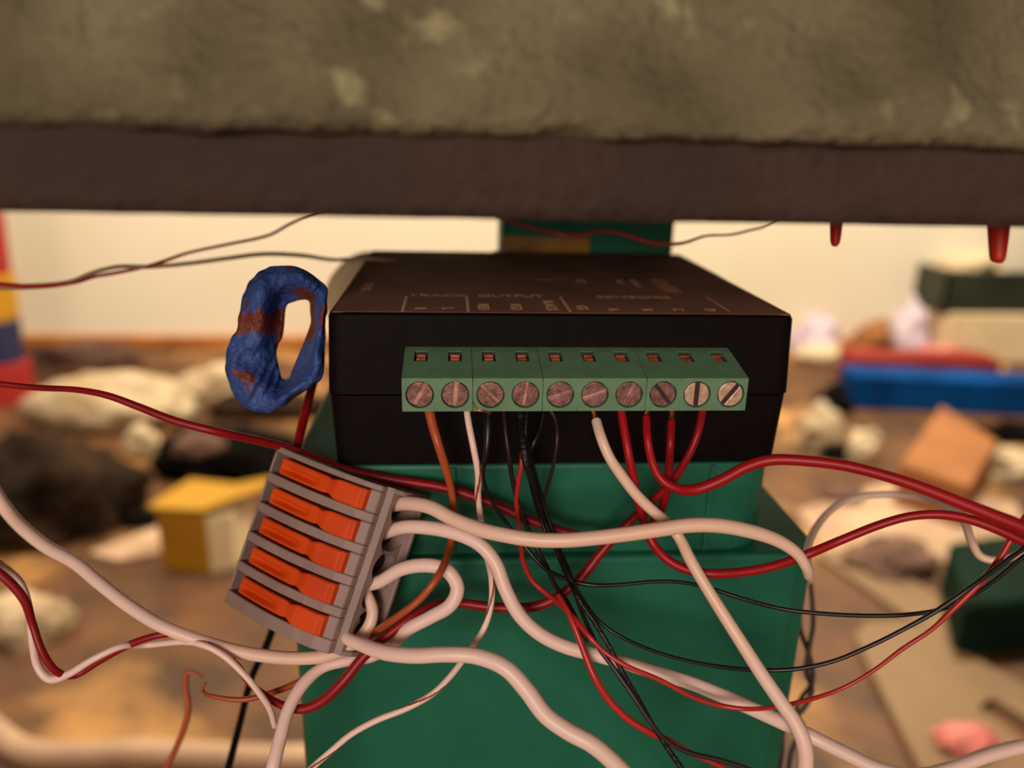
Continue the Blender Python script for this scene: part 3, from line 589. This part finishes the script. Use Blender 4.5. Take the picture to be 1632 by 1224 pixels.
wire('black_wire', 'short thin black wire crossing between fourth and fifth terminals into the bundle', [(868, 646, 113.5, 8), (862, 680, 113.5, 7), (850, 708, 114, 7), (840, 735, 115.5, 7), (846, 770, 117, 7), (858, 815, 121.5, 7), (870, 850, 122, 6)], 'black')
wire('black_wire', 'brownish black wire emerging under module at middle and joining the bundle',
     [(802, 646, 114, 7), (806, 690, 114, 7), (811, 725, 115, 8), (816, 760, 117, 8), (824, 795, 119, 8), (838, 835, 121, 8), (854, 870, 121.5, 8), (872, 905, 120, 8), (886, 935, 118, 8), (903, 958, 116, 8), (920, 990, 114, 8), (936, 1025, 112.5, 7)], 'blackb')
wire('red_wire', 'thin red wire from the bundle passing over white wire and curving to right edge',
     [(833, 700, 116, 7), (831, 740, 116, 8), (826, 770, 117, 8), (823, 800, 119, 7), (827, 835, 121, 7), (830, 865, 121, 7), (834, 895, 119.5, 8), (848, 925, 118, 8), (870, 945, 117, 8), (892, 962, 115, 9), (915, 985, 112, 9), (938, 1013, 110, 9), (965, 1040, 109.5, 8), (1000, 1062, 109, 8), (1050, 1083, 109, 8), (1105, 1111, 109, 8), (1150, 1125, 109, 8), (1195, 1130, 108.5, 7), (1240, 1126, 111, 7), (1290, 1115, 112, 7), (1340, 1098, 112, 6), (1390, 1070, 111, 6), (1440, 1033, 110, 7), (1485, 1003, 109, 7), (1525, 965, 108, 9), (1560, 930, 107.5, 10), (1590, 895, 107.5, 10), (1612, 858, 107, 9), (1640, 815, 107, 9)], 'thinred')
wire('red_wire', 'rusty red wire turning down from the bundle to bottom edge',
     [(890, 948, 114, 8), (905, 975, 112, 9), (918, 1005, 111, 10), (932, 1042, 110.5, 11), (948, 1080, 110, 12), (970, 1115, 110, 12), (1000, 1145, 110, 12), (1035, 1167, 110, 11), (1070, 1182, 110.5, 10), (1105, 1202, 111, 8), (1150, 1222, 111, 8), (1200, 1250, 111, 8)], 'thinred')
wire('black_wire', 'blurred black cable hanging behind the grey connector at lower left', [(470, 940, 150, 12), (445, 975, 150, 12), (432, 1010, 150, 12), (420, 1040, 150, 12), (405, 1070, 150, 11), (395, 1100, 150, 11), (383, 1150, 150, 11), (362, 1230, 150, 12), (345, 1280, 150, 12)], 'blk')
wire('brown_wire', 'dark brown twisted strand hanging right of green support, leftmost of two', [(1276, 950, 165, 7), (1275, 1000, 165, 8), (1290, 1045, 165, 8), (1295, 1085, 165, 8), (1278, 1112, 165, 8), (1268, 1135, 165, 7), (1280, 1162, 165, 8), (1262, 1195, 165, 8), (1256, 1230, 165, 8), (1252, 1270, 165, 8)], 'blackb')
wire('brown_wire', 'dark brown twisted strand hanging right of green support, rightmost of two', [(1292, 930, 160, 7), (1296, 990, 160, 8), (1290, 1030, 160, 8), (1285, 1070, 160, 9), (1294, 1100, 160, 8), (1280, 1130, 160, 9), (1250, 1160, 160, 8), (1246, 1200, 160, 8), (1240, 1250, 160, 8)], 'blackb')

wire('copper_whisker', 'tiny loose copper whisker curling under the third screw terminal', [(754, 640, 103.5, 2), (757, 648, 103.2, 2.2), (764, 654, 103, 2.4), (773, 655, 103.2, 3.4), (782, 659, 103.8, 2.6)], 'copper')
# ================================================================== THINGS ON THE FLOOR BEHIND
def fbox(name, label, cat, fl, fr, top, depth, m, parts=None, bev=3, lift=0):
    """box standing on the floor: front bottom corners fl, fr (pixels), height from pixel row top, depth in mm"""
    a = PZ(*fl, FLOOR+lift); b = PZ(*fr, FLOOR+lift); e = (b-a); n = Vector((-e.y, e.x, 0)).normalized()*depth
    if n.y < 0: n = -n
    h = max(4, PY((fl[0]+fr[0])/2, top, (a.y+b.y)/2).z-FLOOR-lift)
    bm = bmesh.new(); prism(bm, [a, b, b+n, a+n], (0, 0, h))
    return tag(obj(name, bm, m, bevel=bev), label, cat), a, b, n, h
def flat(name, label, cat, px, m, th=5, lift=0, bev=1):
    pts = [PZ(x, y, FLOOR+lift+th) for x, y in px]; bm = bmesh.new(); prism(bm, pts, (0, 0, -th)); return tag(obj(name, bm, m, bevel=bev), label, cat)
def lump(name, label, cat, px, py, wpx, hpx, m, seed, amp=.35, freq=1.8, dy=None, lift=0):
    """crumpled thing lying on the floor; px,py its middle in the picture"""
    g = PZ(px, py+hpx*.35, FLOOR+lift); d = (g-Cv).dot(Fv); rx = wpx*.5*d/FPX; rz = hpx*.5*d/FPX*.9
    cy = g.y+rx*.25; ry = dy or rx*.7; cz = FLOOR+lift+rz*.45; cx = g.x
    if cy+ry*1.5 > WALL_Y-12:
        ry = min(ry, 60); cy = WALL_Y-14-ry*1.5; cx = PY(px, py, cy).x; zt = PY(px, py-hpx*.5, cy).z
        rx = wpx*.5*(Vector((cx, cy, cz))-Cv).dot(Fv)/FPX; rz = max(12, (zt-FLOOR)*.62); cz = FLOOR+rz*.4
    bm = bmesh.new(); blob(bm, (cx, cy, cz), (rx, ry, rz), seed, amp, freq, 4, FLOOR+lift)
    return tag(obj(name, bm, m, smooth=True), label, cat, 'crumpled papers and cloths on the floor')
# striped toy at the left edge
g = PZ(12, 655, FLOOR); rad = 48*.95*((g-Cv).dot(Fv))/FPX
toy = thing('striped_toy', 'tapered toy tower with red, blue, yellow and red bands at left edge', 'toy', (g.x-rad*.6, g.y+60, FLOOR))
cyx, cyy = g.x-rad*.75, g.y+60
bands = [(672, 575, 62, 44, 'redb', 'red band'), (575, 508, 36, 27, 'navy', 'navy blue band'), (508, 438, 27, 18, 'yelb', 'yellow band'), (438, 300, 14, -6, 'redb', 'red band')]
for y0, y1, w0, w1, m, lb in bands:
    z0 = PY(20, y0, cyy).z if y0 < 670 else FLOOR; z1 = PY(20, y1, cyy).z; k = ((Vector((cyx, cyy, 0))-Cv).dot(Fv)+60)/FPX
    x0r = PY(w0, y0, cyy).x-cyx; x1r = PY(w1, y1, cyy).x-cyx
    bm = bmesh.new(); tube(bm, [(cyx, cyy, z0, x0r), (cyx, cyy, z1, x1r)], 32); part('band', bm, m, toy, bevel=2)['label'] = lb
lump('paper_bag', 'large crumpled cream paper bag on floor at left, near the striped toy', 'bag', 175, 640, 240, 120, 'bag', 4, .3, 1.5, dy=62)
lump('crumpled_paper', 'crumpled cream paper by the wall left of the blue tape', 'paper', 350, 612, 120, 84, 'bag', 8, .3, 1.7, dy=40)
lump('tan_cloth', 'tan cloth by the wall behind the large paper bag, right of toy', 'cloth', 130, 568, 170, 60, 'brownc', 10, .3, 1.9, dy=24)
lump('crumpled_paper', 'cream paper tail hanging from the large bag beside the dark heap', 'paper', 226, 700, 50, 70, 'bag', 9, .25, 1.9, dy=20)
lump('cloth_heap', 'wide heap of dark grey-brown cloth on floor at left', 'cloth', 60, 775, 260, 200, 'heap', 12, .4, 2.2, dy=75)
lump('cloth_bundle', 'small black bundle right of the wide grey-brown heap', 'cloth', 222, 824, 56, 40, 'blk', 14, .3, 2.0, dy=14)
lump('black_bag', 'black bag lying behind the yellow box with a brown pouch on it', 'bag', 368, 722, 230, 120, 'blk', 16, .25, 1.7, dy=50)
lump('brown_pouch', 'small brown pouch lying on the black bag', 'pouch', 315, 706, 74, 50, 'brownc', 17, .3, 1.7, lift=64)
lump('dark_cloth', 'dark olive cloth heap directly below the blue tape', 'cloth', 430, 650, 190, 60, 'heap', 19, .25, 1.7, dy=26)
yb, a, b, n, h = fbox('yellow_box', 'bright yellow card box standing on floor left of the grey connector', 'box', (258, 908), (334, 918), 815, 66, 'yellow')
# ivory end panel and the open flap of the yellow box
bm = bmesh.new(); prism(bm, [b+Vector((1, 2, 0)), b+Vector((24, 14, 0)), b+n*.7+Vector((24, 4, 0)), b+n*.7+Vector((1, 2, 0))], (0, 0, h*.92)); obj('end_panel', bm, 'ivory', yb, bevel=2)['label'] = 'ivory side panel'
bm = bmesh.new(); t = Vector((0, 0, h+1)); prism(bm, [a+t+Vector((-6, -4, 0)), b+t, b+n*.45+t+Vector((46, 6, 8)), b+n*.75+t+Vector((44, 16, 8)), b+n+t, a+n+t], (0, 0, 4)); obj('flap', bm, 'yellow', yb, bevel=1)['label'] = 'open yellow flap'
flat('card_piece', 'beige card strip lying on floor left of the yellow box', 'card', [(140, 880), (250, 838), (262, 862), (255, 880), (190, 892)], 'sheet', 4)
lump('crumpled_paper', 'pale crumpled paper lying at the left edge low in the picture', 'paper', 35, 985, 130, 100, 'bag', 21, .4, 1.7)
bm = bmesh.new(); pp = [tuple(PZ(x, y, FLOOR+9))+(9.5,) for x, y in ((-60, 1120), (0, 1172), (45, 1198), (120, 1203), (220, 1198), (330, 1204), (440, 1208), (560, 1206))]
tube(bm, spline(pp, 8), 12); tag(obj('floor_cord', bm, 'sheet', smooth=True), 'blurred thick beige cord lying on the floor at bottom left', 'cord')
# right-hand side clutter
wb, a, b, n, h = fbox('white_box', 'pale cream box at right carrying the dark green tray', 'box', (1500, 578), (1700, 580), 502, 190, 'ivory')
tz = FLOOR+h; q = a
ty = a.y+8
tx0 = PY(1507, 465, ty).x; zt = PY(1560, 432, ty).z
tr = thing('dark_tray', 'dark green open tray on top of the pale cream box at right edge', 'tray', (tx0+150, ty+80, tz))
bm = bmesh.new(); X1 = tx0+330
for bx in (((tx0, ty, tz), (X1, ty+6, zt)), ((tx0, ty+170, tz), (X1, ty+176, zt)), ((tx0, ty, tz), (tx0+6, ty+176, zt)), ((X1-6, ty, tz), (X1, ty+176, zt)), ((tx0, ty, tz), (X1, ty+176, tz+6))): box(bm, *bx)
part('tray_walls', bm, 'tray', tr)
bm = bmesh.new(); blob(bm, (tx0+110, ty+90, zt-12), (70, 60, 38), 5, .4, 2); tag(obj('brown_paper', bm, 'bag', smooth=True), 'crumpled tan paper sticking out of the dark green tray', 'paper')
for i, (px, py, wd, hh, m, lb, nm, ct, dy) in enumerate((
    (1304, 528, 74, 60, 'lilac', 'lilac-white crumpled paper by wall just right of the module', 'crumpled_paper', 'paper', 30),
    (1318, 565, 90, 44, 'bag', 'cream crumpled paper on floor in front of the lilac-white one', 'crumpled_paper', 'paper', 28),
    (1392, 532, 50, 56, 'card', 'golden tan paper bag by wall between lilac paper and lilac bag', 'paper_bag', 'bag', 30),
    (1410, 583, 40, 24, 'bag', 'cream crumpled paper just behind the dark red box', 'crumpled_paper', 'paper', 22),
    (1454, 500, 54, 44, 'lilac', 'pale lilac bag against the wall left of the green tray', 'plastic_bag', 'bag', 30),
    (1436, 556, 50, 28, 'tray', 'small dark green cloth below the pale lilac bag', 'dark_cloth', 'cloth', 14),
    (1500, 572, 120, 62, 'pink', 'pink cloth lying behind the dark red box', 'pink_cloth', 'cloth', 14),
    (1582, 588, 50, 36, 'yelb', 'small orange-yellow wrapper right of the pink cloth', 'wrapper', 'wrapper', 18),
    (1328, 636, 50, 70, 'blk', 'black lump at left end of the blue box', 'black_pouch', 'pouch', 20),
    (1306, 680, 62, 96, 'bag', 'tall cream crumpled bag nearest the right side of the module', 'paper_bag', 'bag', 20),
    (1378, 708, 58, 74, 'bag', 'cream crumpled bag left of the brown cardboard box', 'paper_bag', 'bag', 20),
    (1340, 722, 60, 34, 'blk', 'black rag between the two cream crumpled bags', 'black_rag', 'cloth', 14),
    (1625, 742, 100, 66, 'bag', 'cream lump right of the brown cardboard box', 'crumpled_paper', 'paper', 30),
    (1610, 690, 90, 44, 'blk', 'black cloth behind the cream lump at right edge', 'dark_cloth', 'cloth', 20),
    (1345, 790, 60, 30, 'brownc', 'small dark brown scrap on floor between module and cardboard box', 'cloth_scrap', 'cloth', 16),
    (1430, 890, 130, 60, 'brownc', 'dark brown cloth lying on the grey-beige paper', 'brown_cloth', 'cloth', 34),
)):
    lump(nm, lb, ct, px, py, wd, hh, m, 30+i, .4, 1.9, dy=dy)
fbox('red_box', 'dark red shallow box behind the blue box at right', 'box', (1352, 615), (1588, 622), 572, 70, 'redp')
fbox('blue_box', 'long blue plastic box behind the cardboard box at right', 'box', (1352, 652), (1700, 668), 606, 70, 'bluep')
flat('cardboard_box', 'tilted brown cardboard box in the middle of the right clutter', 'box', [(1500, 645), (1592, 702), (1548, 775), (1434, 738)], 'card', 58, bev=4)
flat('paper_sheet', 'white paper scrap lying before the brown cardboard box', 'paper', [(1442, 742), (1480, 752), (1492, 785), (1448, 776)], 'lilac', 3)
flat('paper_sheet', 'grey-beige paper sheet spread right of the green support', 'paper', [(1272, 812), (1420, 765), (1620, 800), (1640, 850), (1560, 900), (1320, 885)], 'sheet', 3)
flat('wood_strip', 'pale plywood strip lying diagonally between paper sheet and big board', 'board', [(1300, 880), (1360, 872), (1590, 1000), (1570, 1040), (1500, 1020)], 'board', 6)
flat('plywood_board', 'large pale plywood board lying at lower right of the floor', 'board', [(1362, 1012), (1378, 992), (1440, 985), (1660, 1105), (1660, 1160), (1580, 1110), (1560, 1128), (1660, 1200), (1700, 1330), (1520, 1330), (1420, 1130)], 'board', 9)
lump('pink_cloth', 'faded pink rag on the large plywood board at lower right', 'cloth', 1545, 1180, 90, 44, 'pink', 60, .35, 2, lift=10)
flat('green_bin', 'dark green plastic bin at the right edge below the red wires', 'bin', [(1512, 862), (1680, 838), (1720, 945), (1540, 965)], 'bin', 60, bev=6)
random.seed(4)
